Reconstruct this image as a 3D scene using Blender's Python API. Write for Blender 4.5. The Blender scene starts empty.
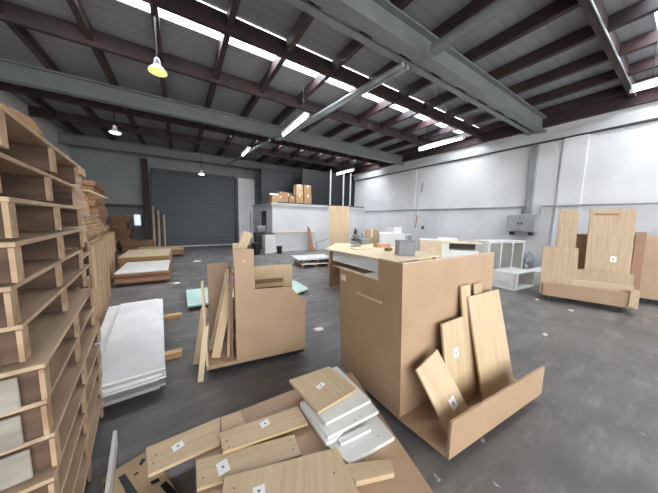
import bpy, bmesh, math, random
from mathutils import Vector, Matrix
random.seed(7)
S = bpy.context.scene
C = S.collection

# ------------------------------------------------------------ camera maths
F = 234.0; CX, CY, HC = 329.0, 246.5, 1.6
RM = Matrix(((0.84440946, 0.04222047, -0.53403193),
             (-0.53528429, 0.10568489, -0.83803427),
             (0.0210569, 0.99350296, 0.11184128)))
def ray(px, py): return RM @ Vector((px - CX, -(py - CY), -F))
EYE = Vector((0, 0, HC))
def fl(px, py, z=0.0):
    d = ray(px, py); return EYE + d * ((z - HC) / d.z)
def yat(px, py, y):
    d = ray(px, py); return EYE + d * (y / d.y)
def xat(px, py, x):
    d = ray(px, py); return EYE + d * (x / d.x)
def onp(px, py, P, N):
    d = ray(px, py); return EYE + d * ((Vector(P) - EYE).dot(N) / d.dot(N))
def hz(px, py, x, y):
    d = ray(px, py); return HC + d.z * (d.x * x + d.y * y) / (d.x ** 2 + d.y ** 2)

# ------------------------------------------------------------ materials
def lin(h):
    h = h.lstrip('#'); out = []
    for i in (0, 2, 4):
        c = int(h[i:i + 2], 16) / 255
        out.append(c / 12.92 if c <= 0.04045 else ((c + 0.055) / 1.055) ** 2.4)
    return (*out, 1)
M = {}
def mat(name, col, col2=None, rough=.6, scale=(4, 4, 4), metal=0, bump=0, detail=4, lo=.35, hi=.65, spec=.5, nscale=1.0):
    m = bpy.data.materials.new(name); m.use_nodes = True
    nt = m.node_tree; b = nt.nodes['Principled BSDF']
    b.inputs['Roughness'].default_value = rough; b.inputs['Metallic'].default_value = metal
    b.inputs['Specular IOR Level'].default_value = spec
    b.inputs['Base Color'].default_value = lin(col)
    if col2:
        tc = nt.nodes.new('ShaderNodeTexCoord'); mp = nt.nodes.new('ShaderNodeMapping')
        oi = nt.nodes.new('ShaderNodeObjectInfo')
        mp.inputs['Scale'].default_value = scale
        nt.links.new(tc.outputs['Object'], mp.inputs['Vector'])
        sh = nt.nodes.new('ShaderNodeVectorMath'); sh.operation = 'ADD'
        ml = nt.nodes.new('ShaderNodeMath'); ml.operation = 'MULTIPLY'; ml.inputs[1].default_value = 37
        nt.links.new(oi.outputs['Random'], ml.inputs[0])
        nt.links.new(mp.outputs[0], sh.inputs[0]); nt.links.new(ml.outputs[0], sh.inputs[1])
        no = nt.nodes.new('ShaderNodeTexNoise'); no.inputs['Scale'].default_value = nscale
        no.inputs['Detail'].default_value = detail
        nt.links.new(sh.outputs[0], no.inputs['Vector'])
        rp = nt.nodes.new('ShaderNodeValToRGB')
        rp.color_ramp.elements[0].position = lo; rp.color_ramp.elements[1].position = hi
        rp.color_ramp.elements[0].color = lin(col2); rp.color_ramp.elements[1].color = lin(col)
        nt.links.new(no.outputs['Fac'], rp.inputs[0])
        nt.links.new(rp.outputs[0], b.inputs['Base Color'])
        if bump:
            bp = nt.nodes.new('ShaderNodeBump'); bp.inputs['Strength'].default_value = bump; bp.inputs['Distance'].default_value = .01
            nt.links.new(no.outputs['Fac'], bp.inputs['Height']); nt.links.new(bp.outputs[0], b.inputs['Normal'])
    M[name] = m; return m
def emis(name, col, s):
    m = bpy.data.materials.new(name); m.use_nodes = True; nt = m.node_tree
    nt.nodes.remove(nt.nodes['Principled BSDF']); e = nt.nodes.new('ShaderNodeEmission')
    e.inputs[0].default_value = lin(col); e.inputs[1].default_value = s
    nt.links.new(e.outputs[0], nt.nodes['Material Output'].inputs[0]); M[name] = m

mat('oak', '#cdb695', '#c1a884', .5, (30, 1.4, 30), nscale=1.3)            # grain along local y
mat('oak_x', '#cdb695', '#c1a884', .5, (1.4, 30, 30), nscale=1.3)          # grain along local x
mat('oak_dull', '#bfa789', '#b2997a', .55, (26, 1.2, 26), nscale=1.2)
mat('mdf', '#b3967a', '#ac8f72', .5, (2, 2, 2), nscale=1.5)
mat('mdf_dark', '#99745a', '#8c684f', .6, (2, 2, 2))
mat('edge', '#ddc9a8', '#d2bc99', .5, (8, 8, 8))
mat('white_lam', '#e6e6e2', '#dcdcd8', .35, (2, 2, 2))
mat('white_dirty', '#f1f1f0', '#e2e2e2', .4, (2.5, 2.5, 2.5), bump=.15)
mat('pallet', '#bfa78c', '#a0876c', .8, (9, 1.2, 9), bump=.15, nscale=1.5)
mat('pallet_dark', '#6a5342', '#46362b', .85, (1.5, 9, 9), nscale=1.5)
mat('pallet_mid', '#b79d80', '#9a7e62', .8, (4, 9, 9), nscale=1.5)
mat('pallet_grey', '#a49d92', '#857c70', .8, (2, 2, 6), nscale=2)
mat('sheets', '#b3926f', '#8e6e4f', .75, (1.5, 1.5, 45), nscale=1.2, lo=.4, hi=.6)
mat('sheets_v', '#bd9e7b', '#8d6d4e', .75, (1, 22, .25), nscale=1.0, lo=.4, hi=.55)
mat('crate', '#8f6a4d', '#664830', .8, (1.5, 1.5, 25), nscale=1.5)
mat('orange_end', '#c48c4a', '#ab7536', .7, (3, 3, 3))
mat('card', '#a98763', '#98764f', .8, (2, 2, 2))
mat('card_pale', '#bda484', '#a98f6d', .8, (2, 2, 2))
mat('tape', '#e9e4d8', None, .4)
mat('pine', '#d8b78b', '#bf9767', .6, (2, 20, 20), nscale=1.3)
mat('steel_grey', '#767a7a', '#6c7070', .5, (1, 1, 1), nscale=2)
mat('rust_steel', '#402a28', '#292124', .7, (2, 2, 2), nscale=2)
mat('purlin', '#432c2b', '#292227', .7, (1, .7, 1), nscale=1.5)
mat('dark_steel', '#3a3d41', '#2e3034', .5, (2, 2, 2))
mat('black', '#17181a', None, .45)
mat('rubber', '#2a2b2d', None, .6)
mat('chrome', '#b9bcbf', None, .3, metal=.9)
mat('galv', '#9fa3a5', '#8b9093', .4, (3, 3, 3), metal=.4)
mat('elec', '#9b9fa1', '#8f9395', .45, (2, 2, 2))
mat('sheet_grey', '#b4b6b8', '#9c9ea0', .4, (2, 2, 2))
mat('wall_white', '#d4d4d4', '#c8c9ca', .7, (.6, .6, .6), nscale=1.5)
mat('wall_grey', '#8c9090', '#808484', .75, (.8, .8, .8), nscale=1.5)
mat('ledge', '#c4c6c6', '#b4b6b6', .6, (1, 1, 1))
mat('mint', '#c3dcd3', '#b0cdc3', .25, (2, 2, 2))
mat('grey_box', '#8a8990', '#7b7a81', .5, (2, 2, 2))
mat('dark_stuff', '#4b4640', '#332f2c', .7, (4, 4, 4))
mat('redpaint', '#a8403a', None, .5)
mat('pinkwood', '#c79b80', '#b2836a', .6, (8, 2, 8))
mat('sticker', '#f1f1f1', None, .5)
mat('paper', '#e3e2de', None, .7)
mat('greenlabel', '#7fa07a', None, .6)
mat('glass_dark', '#2d3338', None, .15)
emis('tube', '#f3f7ff', 13.0); emis('lamp_warm', '#fff08c', 1.3); emis('lamp_cool', '#f2f6ff', 8.0)
emis('window_lit', '#e6f0ff', 1.0)

# roller door: horizontal slats
def striped(name, c1, c2, axis, freq, rough=.5, bump=.6, dist=.02, noise=0):
    m = mat(name, c1, None, rough); nt = m.node_tree; b = nt.nodes['Principled BSDF']
    tc = nt.nodes.new('ShaderNodeTexCoord'); w = nt.nodes.new('ShaderNodeTexWave')
    w.wave_type = 'BANDS'; w.bands_direction = axis; w.inputs['Scale'].default_value = freq
    nt.links.new(tc.outputs['Object'], w.inputs['Vector'])
    rp = nt.nodes.new('ShaderNodeValToRGB'); rp.color_ramp.elements[0].color = lin(c2); rp.color_ramp.elements[1].color = lin(c1)
    rp.color_ramp.elements[0].position = .0; rp.color_ramp.elements[1].position = .35
    nt.links.new(w.outputs['Fac'], rp.inputs[0]); nt.links.new(rp.outputs[0], b.inputs['Base Color'])
    bp = nt.nodes.new('ShaderNodeBump'); bp.inputs['Strength'].default_value = bump; bp.inputs['Distance'].default_value = dist
    nt.links.new(w.outputs['Fac'], bp.inputs['Height']); nt.links.new(bp.outputs[0], b.inputs['Normal'])
striped('roller', '#50565b', '#454b50', 'Z', 2.6, .5)
striped('roof', '#8e9093', '#85878a', 'Y', 1.6, .6, .18, .01)
striped('cladding', '#c6c9c9', '#a8abab', 'Y', 1.6, .6)

# concrete floor
def floor_mat():
    m = mat('concrete', '#5b5958', None, .45); nt = m.node_tree; b = nt.nodes['Principled BSDF']
    tc = nt.nodes.new('ShaderNodeTexCoord')
    def noise(s, d, sc=(1, 1, 1), rgh=.6):
        mp = nt.nodes.new('ShaderNodeMapping'); mp.inputs['Scale'].default_value = sc; nt.links.new(tc.outputs['Object'], mp.inputs[0])
        n = nt.nodes.new('ShaderNodeTexNoise'); n.inputs['Scale'].default_value = s; n.inputs['Detail'].default_value = d
        n.inputs['Roughness'].default_value = rgh; nt.links.new(mp.outputs[0], n.inputs['Vector']); return n
    def ramp(n, a, ca, z, cz):
        r = nt.nodes.new('ShaderNodeValToRGB'); r.color_ramp.elements[0].position = a; r.color_ramp.elements[1].position = z
        r.color_ramp.elements[0].color = ca; r.color_ramp.elements[1].color = cz; nt.links.new(n.outputs['Fac'], r.inputs[0]); return r
    a = ramp(noise(1.1, 8, (1, .6, 1)), .35, lin('#5a5856'), .7, lin('#757270'))
    s = ramp(noise(2.2, 9, (.6, 2.2, 1), .7), .5, (0, 0, 0, 1), .78, (1, 1, 1, 1))
    mx = nt.nodes.new('ShaderNodeMix'); mx.data_type = 'RGBA'; nt.links.new(s.outputs[0], mx.inputs['Factor'])
    nt.links.new(a.outputs[0], mx.inputs['A']); mx.inputs['B'].default_value = lin('#918d8a')
    sp = ramp(noise(9, 3, (1, 1, 1), .5), .71, (0, 0, 0, 1), .75, (1, 1, 1, 1))
    m2 = nt.nodes.new('ShaderNodeMix'); m2.data_type = 'RGBA'; nt.links.new(sp.outputs[0], m2.inputs['Factor'])
    nt.links.new(mx.outputs['Result'], m2.inputs['A']); m2.inputs['B'].default_value = lin('#b9b6b2')
    nt.links.new(m2.outputs['Result'], b.inputs['Base Color'])
    r = ramp(noise(2.5, 6), .3, (.3, .3, .3, 1), .7, (.6, .6, .6, 1)); nt.links.new(r.outputs[0], b.inputs['Roughness'])
    bp = nt.nodes.new('ShaderNodeBump'); bp.inputs['Strength'].default_value = .08; n = noise(30, 4)
    nt.links.new(n.outputs['Fac'], bp.inputs['Height']); nt.links.new(bp.outputs[0], b.inputs['Normal'])
floor_mat()
# translucent skylight sheet
def sky_mat():
    m = bpy.data.materials.new('skylight_sheet'); m.use_nodes = True; nt = m.node_tree
    nt.nodes.remove(nt.nodes['Principled BSDF'])
    t = nt.nodes.new('ShaderNodeBsdfTransparent'); t.inputs[0].default_value = (.95, .97, 1, 1)
    l = nt.nodes.new('ShaderNodeBsdfTranslucent'); l.inputs[0].default_value = (.95, .97, 1, 1)
    x = nt.nodes.new('ShaderNodeMixShader'); x.inputs[0].default_value = .35
    nt.links.new(t.outputs[0], x.inputs[1]); nt.links.new(l.outputs[0], x.inputs[2])
    nt.links.new(x.outputs[0], nt.nodes['Material Output'].inputs[0]); M['skylight'] = m
sky_mat()

# ------------------------------------------------------------ mesh building
class MB:
    def __init__(self): self.v = []; self.f = []
    def box(self, a, b, T=None):
        x0, y0, z0 = a; x1, y1, z1 = b; n = len(self.v)
        vs = [Vector(p) for p in ((x0, y0, z0), (x1, y0, z0), (x1, y1, z0), (x0, y1, z0), (x0, y0, z1), (x1, y0, z1), (x1, y1, z1), (x0, y1, z1))]
        if T: vs = [T @ v for v in vs]
        self.v += vs
        self.f += [tuple(n + i for i in q) for q in ((0, 3, 2, 1), (4, 5, 6, 7), (0, 1, 5, 4), (1, 2, 6, 5), (2, 3, 7, 6), (3, 0, 4, 7))]
        return self
    def prism(self, pts, z0, z1, T=None):
        n = len(self.v); k = len(pts)
        vs = [Vector((p[0], p[1], z0)) for p in pts] + [Vector((p[0], p[1], z1)) for p in pts]
        if T: vs = [T @ v for v in vs]
        self.v += vs
        self.f.append(tuple(n + i for i in range(k))[::-1]); self.f.append(tuple(n + k + i for i in range(k)))
        for i in range(k):
            j = (i + 1) % k; self.f.append((n + i, n + j, n + k + j, n + k + i))
        return self
    def tube(self, p, q, r, r2=None, seg=12):
        p = Vector(p); q = Vector(q); r2 = r if r2 is None else r2
        d = (q - p).normalized(); a = d.orthogonal().normalized(); b = d.cross(a); n = len(self.v)
        for c, rr in ((p, r), (q, r2)):
            for i in range(seg):
                t = 2 * math.pi * i / seg; self.v.append(c + (a * math.cos(t) + b * math.sin(t)) * rr)
        self.f.append(tuple(n + i for i in range(seg))[::-1]); self.f.append(tuple(n + seg + i for i in range(seg)))
        for i in range(seg):
            j = (i + 1) % seg; self.f.append((n + i, n + j, n + seg + j, n + seg + i))
        return self
    def lathe(self, prof, c=(0, 0, 0), seg=20):
        n = len(self.v); c = Vector(c)
        for r, z in prof:
            for i in range(seg):
                t = 2 * math.pi * i / seg; self.v.append(c + Vector((r * math.cos(t), r * math.sin(t), z)))
        for k in range(len(prof) - 1):
            for i in range(seg):
                j = (i + 1) % seg
                self.f.append((n + k * seg + i, n + k * seg + j, n + (k + 1) * seg + j, n + (k + 1) * seg + i))
        self.f.append(tuple(n + i for i in range(seg))[::-1])
        self.f.append(tuple(n + (len(prof) - 1) * seg + i for i in range(seg)))
        return self
    def build(self, name, m, parent=None, bevel=0.0, mw=None):
        me = bpy.data.meshes.new(name); me.from_pydata([tuple(v) for v in self.v], [], self.f)
        bm = bmesh.new(); bm.from_mesh(me); bmesh.ops.recalc_face_normals(bm, faces=bm.faces)
        if bevel: bmesh.ops.bevel(bm, geom=list(bm.edges), offset=bevel, segments=1, affect='EDGES', clamp_overlap=True)
        bm.to_mesh(me); bm.free()
        me.materials.append(M[m] if isinstance(m, str) else m)
        o = bpy.data.objects.new(name, me); C.objects.link(o)
        if parent: o.parent = parent
        if mw is not None: o.matrix_world = mw if not parent else parent.matrix_world.inverted() @ mw
        return o
def tag(o, label, cat, group=None):
    o['label'] = label; o['category'] = cat
    if group: o['group'] = group
    return o
def thing(name, label, cat, loc=(0, 0, 0), rz=0, group=None):
    o = bpy.data.objects.new(name, None); C.objects.link(o); o.empty_display_size = .1
    o.matrix_world = Matrix.Translation(Vector(loc)) @ Matrix.Rotation(rz, 4, 'Z')
    return tag(o, label, cat, group)
def struct(o): o['kind'] = 'structure'; return o
def dup(root, mw, label=None):
    r = root.copy(); C.objects.link(r); r.matrix_world = mw
    if label: r['label'] = label
    for ch in list(root.children):
        c = ch.copy(); C.objects.link(c); c.parent = r
        for g in ch.children:
            d = g.copy(); C.objects.link(d); d.parent = c
    return r
def frame(p0, p1, p2):
    """local x along p0->p1, local y towards p2, local z the normal; returns matrix, width, height"""
    p0, p1, p2 = Vector(p0), Vector(p1), Vector(p2)
    x = (p1 - p0); w = x.length; x.normalize(); y = p2 - p0; y -= x * y.dot(x); h = y.length; y.normalize(); z = x.cross(y)
    mw = Matrix((x, y, z)).transposed().to_4x4(); mw.translation = p0
    return mw, w, h
def board(name, label, cat, p0, p1, p2, th, m='oak', group=None, sticker=None, holes=None, bevel=.0015, below=True, pile=False):
    """a rectangular panel whose visible face has corner p0, width p0->p1, height towards p2; thickness behind the face"""
    mw, w, h = frame(p0, p1, p2)
    z0, z1 = (-th, 0) if below else (0, th)
    o = MB().box((0, 0, z0), (w, h, z1)).build(name, m, None, bevel); o.matrix_world = mw
    tag(o, label, cat, group)
    if sticker:
        u, v, su, sv = sticker
        MB().box((u * w - su / 2, v * h - sv / 2, z1), (u * w + su / 2, v * h + sv / 2, z1 + .001)).build('paper_label', 'sticker', o)['label'] = 'white paper label'
        MB().box((u * w - su * .16, v * h - sv * .2, z1 + .001), (u * w + su * .1, v * h + sv * .15, z1 + .0015)).build('printed_mark', 'grey_box', o.children[0])
    for (u, v) in (holes or []):
        MB().tube((u * w, v * h, z1 - .0005), (u * w, v * h, z1 + .0006), .006).build('dowel_hole', 'rubber', o)
    return o

# ------------------------------------------------------------ room shell
XL, XR, YB, YF, ZR = -3.9, 9.5, 14.9, -5.5, 5.02
struct(MB().box((XL - .3, YF, -.2), (XR + .3, YB + 1.2, 0)).build('floor', 'concrete'))
struct(MB().box((XR, YF, 0), (XR + .2, YB + 1, ZR + .1)).build('wall_right', 'wall_white'))
struct(MB().box((XL - .2, YF, 0), (XL, YB + 1, ZR + .1)).build('wall_left', 'wall_white'))
# back wall with the roller door opening x -1.15..2.85, z 0..3.85 and a low bay on the left x -3.0..-1.35, z 0..2.1
wb = MB()
wb.box((XL, YB, 0), (-3.05, YB + .2, ZR)); wb.box((-3.05, YB, 2.12), (-1.3, YB + .2, ZR))
wb.box((-1.3, YB, 0), (-1.15, YB + .2, ZR)); wb.box((-1.15, YB, 3.85), (2.88, YB + .2, ZR)); wb.box((2.88, YB, 0), (3.0, YB + .2, ZR))
wb.box((3.0, YB, 0), (XR, YB + .2, ZR))
struct(wb.build('wall_back', 'wall_grey'))
struct(MB().box((-3.3, YB + .8, 0), (-1.1, YB + .95, 2.4)).box((-3.05, YB + .2, 2.12), (-1.3, YB + .8, 2.3)).box((-3.2, YB + .2, 0), (-3.05, YB + .8, 2.3)).box((-1.3, YB + .2, 0), (-1.2, YB + .8, 2.3)).build('wall_recess', 'wall_grey'))
struct(MB().box((-3.05, YB - .06, 2.08), (-1.3, YB, 2.15)).build('trim_0', 'dark_steel'))
w1 = struct(MB().box((-2.0, YB + .76, 1.1), (-1.7, YB + .8, 1.7)).build('window_1', 'white_lam'))
MB().box((-1.97, YB + .74, 1.13), (-1.73, YB + .76, 1.67)).build('window_pane', 'window_lit', w1)
d1 = struct(MB().box((-1.15, YB + .06, 0.03), (2.88, YB + .1, 3.85)).build('door_1', 'roller'))
MB().box((-1.15, YB + .03, 0), (2.88, YB + .12, .05)).build('bottom_rail', 'ledge', d1)
MB().box((-1.15, YB - .04, 3.8), (2.88, YB + .06, 4.0)).build('door_head', 'dark_steel', d1)
for x in (-1.2, 2.8): MB().box((x, YB - .03, 0), (x + .08, YB + .06, 3.8)).build('guide_rail', 'dark_steel', d1)
struct(MB().box((2.92, YB - .45, 0), (3.85, YB - .001, 3.9)).build('wall_pier', 'wall_white'))
struct(MB().box((-1.45, YB - .35, 0), (-1.22, YB - .1, 4.35)).build('trim_column', 'rust_steel'))
# sheeted roof, with translucent strips
strips = [(-4.0, -3.3), (.62, .62), (4.62, 5.36), (11.0, 11.7)]
ys = [YF]
cb = MB()
solid = [(YF, .05), (.75, 4.62), (5.36, 9.9), (10.5, YB + 1)]
for a, b in solid: cb.box((XL, a, ZR), (XR, b, ZR + .04))
cb.box((9.3, 4.62, ZR), (XR, 5.36, ZR + .04)).box((9.3, 9.9, ZR), (XR, 10.5, ZR + .04)).box((XL, 9.9, ZR), (1.0, 10.5, ZR + .04)).box((XL, .05, ZR), (5.6, .75, ZR + .04))
struct(cb.build('ceiling', 'roof'))
for i, (a, b) in enumerate([(.05, .75), (4.62, 5.36), (9.9, 10.5)]):
    struct(MB().box(((5.6, XL, 1.0)[i], a, ZR + .01), (9.3 if i else XR, b, ZR + .015)).build('window_%d' % (i + 2), 'skylight'))
# short skylight over the right of the near bay
# beams across the room: steel portals, secondary joists, purlins along the room
tn = [0]
def trim(mb, m):
    tn[0] += 1; return struct(mb.build('trim_%d' % tn[0], m))
for y in (-2.4, 2.88, 8.2, 13.85):
    b = MB().box((XL, y - .11, 4.40), (XR, y + .11, 4.43)).box((XL, y - .012, 4.43), (XR, y + .012, 4.76)).box((XL, y - .11, 4.76), (XR, y + .11, 4.79))
    for k in range(5): b.box((XL + .6 + k * 3, y - .1, 4.43), (XL + .62 + k * 3, y + .1, 4.76)) if False else None
    trim(b, 'steel_grey')
# flat strip running beside the second portal
trim(MB().box((XL, 3.08, 4.42), (XR, 3.2, 4.45)), 'steel_grey')
for y in (-4.0, -.6, 1.15, 4.6, 6.35, 9.78, 11.75):
    trim(MB().box((XL, y, 4.71), (XR, y + .09, 4.99)), 'rust_steel')
k = 0
while 9.3 - 1.05 * k > XL:
    x = 9.3 - 1.05 * k; trim(MB().box((x - .10, YF, 4.795), (x, YB, 5.0)), 'purlin'); k += 1
trim(MB().box((-1.5, 3, 4.6), (-1.44, 3.1, 4.7)) if False else MB().box((XR - .07, YF, 4.12), (XR, YB, 4.34)), 'ledge')      # eaves gutter along the right wall
trim(MB().box((XR - .06, YF, 4.07), (XR, YB, 4.11)), 'dark_steel')
trim(MB().box((XR - .12, YF, 4.52), (XR, YB, 5.0)), 'purlin')
for (a, b) in ((7.35, 7.78), (1.85, 2.35), (-3.4, -2.9)):
    trim(MB().box((XR - .05, a, 0), (XR, b, 4.1)), 'wall_white')
trim(MB().box((XR - .22, 13.4, 0), (XR, 13.75, 4.1)), 'wall_white')
# mezzanine office block
OX, OY, OH = 3.75, 11.0, 2.28
struct(MB().box((OX, OY, 0), (XR, OY + .12, OH)).box((OX, OY + .12, 0), (OX + .12, YB, OH)).build('wall_office', 'wall_white'))
struct(MB().box((OX - .05, OY - .05, OH), (XR, YB, OH + .1)).build('trim_office_ledge', 'ledge'))
struct(MB().box((OX + .3, OY + .02, OH + .1), (XR, OY + .08, OH + .16)).build('trim_office_rail', 'dark_steel'))
struct(MB().box((3.9, 13.2, OH + .1), (XR, 13.3, 4.4)).build('wall_mezzanine', 'dark_steel'))
struct(MB().box((5.8, 12.0, OH + .1), (XR, 12.1, 4.4)).build('mezzanine_void', 'black'))  # black sheet standing in for the shade of the void above the office
for x in (7.2, 8.1, 8.6): trim(MB().box((x, OY + .3, OH + .1), (x + .06, OY + .36, 4.4)), 'ledge')
d2 = struct(MB().box((OX - .02, 11.9, 0), (OX, 12.7, 2.0)).build('door_2', 'dark_steel'))

# double tube running between the portals
o = MB().tube((3.45, 3.1, 4.36), (2.95, 8.2, 4.36), .045).tube((3.57, 3.1, 4.36), (3.07, 8.2, 4.36), .045).build('roof_brace', 'galv')
tag(o, 'pale twin pipe brace running under the roof between the two big steel beams', 'pipe')
o = MB().tube((3.55, 2.6, 4.38), (3.6, -2.3, 4.38), .06).box((3.62, -2.3, 4.40), (3.78, 2.7, 4.43)).build('roof_brace', 'steel_grey')
tag(o, 'grey roof pipe brace nearest the camera, meeting the near steel beam', 'pipe')
o = MB().tube((2.8, 8.4, 4.36), (2.2, 13.7, 4.36), .045).build('roof_brace', 'galv')
tag(o, 'single pale pipe brace between the far pair of steel beams', 'pipe')

# ------------------------------------------------------------ lights in the room
def tube_light(x, y0, y1, z, label, dr=(0, 1)):
    t = thing('tube_light', label, 'light', (x, (y0 + y1) / 2, z), 0, 'fluorescent battens under the roof')
    L = (y1 - y0) / 2
    MB().box((-.06, -L, .02), (.06, L, .09)).build('housing', 'white_lam', t)
    MB().tube((0, -L + .03, 0), (0, L - .03, 0), .026).build('tube', 'tube', t)
    for s in (-1, 1):
        MB().box((-.03, s * L - .02, -.03), (.03, s * L + .02, .03)).build('lamp_holder', 'white_lam', t)
        MB().tube((0, s * (L - .2), .09), (0, s * (L - .2), 4.8 - z), .006, seg=6).build('hanger', 'black', t)
tube_light(2.62, 5.2, 6.7, 4.0, 'bright fluorescent tube hanging mid-room under the twin pipe brace')
tube_light(6.9, 3.85, 5.3, 4.0, 'bright fluorescent tube close to the right wall, beyond the near steel beam')
tube_light(6.9, -.6, .9, 4.0, 'fluorescent tube at the right edge of the photo')
tube_light(7.1, 9.1, 10.5, 4.0, 'far fluorescent tube above the office block')
tube_light(2.15, 8.7, 9.7, 4.0, 'small far fluorescent tube in front of the roller door')
def highbay(x, y, z, warm, label):
    t = thing('high_bay_lamp', label, 'light', (x, y, z), 0, 'round high bay lamps')
    MB().lathe([(.03, .2), (.045, .18), (.05, .1), (.08, .07), (.13, .015), (.14, 0)]).build('shade', 'white_lam' if not warm else 'galv', t)
    MB().lathe([(.13, -.002), (.125, -.015), (.08, -.03), (.02, -.035)]).build('lens', 'lamp_warm' if warm else 'lamp_cool', t)
    MB().tube((0, 0, .2), (0, 0, 4.8 - z), .012, seg=8).build('cord', 'black', t)
highbay(-.2, 5.0, 3.95, True, 'yellow glowing round lamp hanging on the left under the skylight')
highbay(-1.45, 9.2, 3.95, False, 'white round lamp hanging beyond the left steel beam')
highbay(1.0, 13.3, 3.7, False, 'small white round lamp hanging before the roller door')
# batten on left wall
o = thing('wall_batten_light', 'thin bright strip light high on the left wall', 'light', (XL + .06, 8.6, 4.25))
MB().box((-.06, -.7, .03), (.03, .7, .1)).build('housing', 'white_lam', o); MB().tube((0, -.68, 0), (0, .68, 0), .025).build('tube', 'tube', o)
MB().box((-.06, -.7, -.03), (.03, -.67, .03)).build('lamp_holder', 'white_lam', o)

# ------------------------------------------------------------ electrics on the right wall
t = thing('switch_cabinet', 'grey twin-door electrical cabinet mounted on the white right wall', 'electrical box', (XR - .12, 3.1, 1.35))
MB().box((-.12, -.38, 0), (.119, .38, .55)).build('body', 'elec', t, .008)
for s in (-1, 1):
    dd = MB().box((-.135, min(0, s * .36) + .005, .03), (-.12, max(0, s * .36) - .005, .52)).build('door', 'elec', t, .004)
    MB().box((-.16, s * .05 - .015, .24), (-.135, s * .05 + .015, .3)).build('latch', 'black', dd)
MB().box((-.05, -.3, -.1), (.1, -.2, 0)).box((-.05, .2, -.1), (.1, .3, 0)).build('cable_gland', 'dark_steel', t)
o = MB().box((XR - .12, 2.90, 1.95), (XR - .002, 3.06, 4.06)).build('cable_trunking', 'galv', None, .004)
tag(o, 'tall grey trunking rising from the electrical cabinet to the roof', 'trunking')
o = MB().tube((XR - .04, 3.15, 2.16), (XR - .04, 10.9, 2.18), .03).tube((XR - .04, 3.15, 1.92), (XR - .04, 3.15, 2.19), .03).build('conduit', 'elec')
tag(o, 'long grey conduit along the right wall beyond the electrical cabinet', 'pipe')
o = MB().tube((XR - .081, 2.66, 2.16), (XR - .081, -4, 2.16), .03).tube((XR - .081, 2.66, 1.9), (XR - .081, 2.66, 2.19), .03).build('conduit', 'elec')
tag(o, 'grey conduit along the right wall from the cabinet towards the camera', 'pipe')
o = MB().tube((2.0, 1.13, 4.69), (9.3, 1.13, 4.69), .012, seg=6).build('ceiling_cable', 'galv')
tag(o, 'thin pale conduit running under the roof joist of the near right bay', 'cable')

# ------------------------------------------------------------ pallets
def pallet_proto(name, L, W, label, group, nst=3, end='pallet_grey', H=.145):
    t = thing(name, label, 'pallet', (0, 0, 0), 0, group)
    d = MB(); n = 7; w = W / n
    for i in range(n): d.box((-W + i * w + .004, 0, H - .018), (-W + (i + 1) * w - .004, L, H))
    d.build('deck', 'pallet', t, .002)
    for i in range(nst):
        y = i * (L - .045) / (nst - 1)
        MB().box((-W, y, .012), (-.02, y + .045, H - .019)).build('stringer', 'pallet_dark', t, .002)  # timber darkened: shade of the pallet openings put into the colour
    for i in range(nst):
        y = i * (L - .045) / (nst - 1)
        MB().box((-.0199, y - .006, .0125), (-.006, y + .051, H - .019)).build('stringer_end', 'pallet_mid', t)  # lighter cap keeps stringer ends bright against the darkened bays
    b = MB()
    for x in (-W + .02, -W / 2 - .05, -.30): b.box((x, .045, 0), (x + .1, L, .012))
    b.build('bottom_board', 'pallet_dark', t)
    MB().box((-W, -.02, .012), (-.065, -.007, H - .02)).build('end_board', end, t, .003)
    return t
A = Vector((-.60, 2.44, 0)); dA = Vector((.10530469, -.99444, 0)); angA = math.atan2(.1053, .99444)   # stack line runs slightly to the right as it nears
ordn = ['bottom', 'second lowest', 'third lowest', 'fourth lowest', 'fifth lowest', 'sixth lowest', 'middle', 'seventh from the top counting down', 'sixth from the top', 'fifth from the top', 'fourth from the top', 'third from the top', 'second from the top', 'topmost']
ordn = ['bottom', 'second lowest', 'third lowest', 'fourth lowest', 'fifth lowest', 'sixth lowest', 'middle', 'sixth highest', 'fifth highest', 'fourth highest', 'third highest', 'second highest', 'topmost']
LA = 1.2; near = A + dA * LA
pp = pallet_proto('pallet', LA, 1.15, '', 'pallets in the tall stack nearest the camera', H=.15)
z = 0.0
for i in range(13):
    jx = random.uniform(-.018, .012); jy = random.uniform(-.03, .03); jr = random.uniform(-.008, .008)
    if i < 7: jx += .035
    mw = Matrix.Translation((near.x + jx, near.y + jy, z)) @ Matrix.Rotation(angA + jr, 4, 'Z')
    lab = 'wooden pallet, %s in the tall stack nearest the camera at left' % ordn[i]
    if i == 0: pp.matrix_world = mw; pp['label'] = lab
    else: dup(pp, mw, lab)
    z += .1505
zA = z
# crumpled paper / torn wrap on top
def crumple(name, label, cat, loc, size, m, seed, group=None):
    bm = bmesh.new(); bmesh.ops.create_icosphere(bm, subdivisions=3, radius=1); rnd = random.Random(seed)
    from mathutils import noise
    for v in bm.verts:
        k = 1 + .45 * noise.noise(v.co * 1.9 + Vector((seed, 0, 0))) + .18 * noise.noise(v.co * 6 + Vector((0, seed, 0)))
        v.co = Vector((v.co.x * size[0] * k, v.co.y * size[1] * k, max(-.92 * size[2], v.co.z * size[2] * k)))
    me = bpy.data.meshes.new(name); bm.to_mesh(me); bm.free(); me.materials.append(M[m])
    o = bpy.data.objects.new(name, me); C.objects.link(o); o.location = Vector(loc) + Vector((0, 0, .92 * size[2] + .002)); return tag(o, label, cat, group)
crumple('packing_paper', 'crumpled brown packing paper on top of the nearest pallet stack', 'paper', (-.66, 1.75, zA), (.08, .3, .06), 'card', 3)

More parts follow.
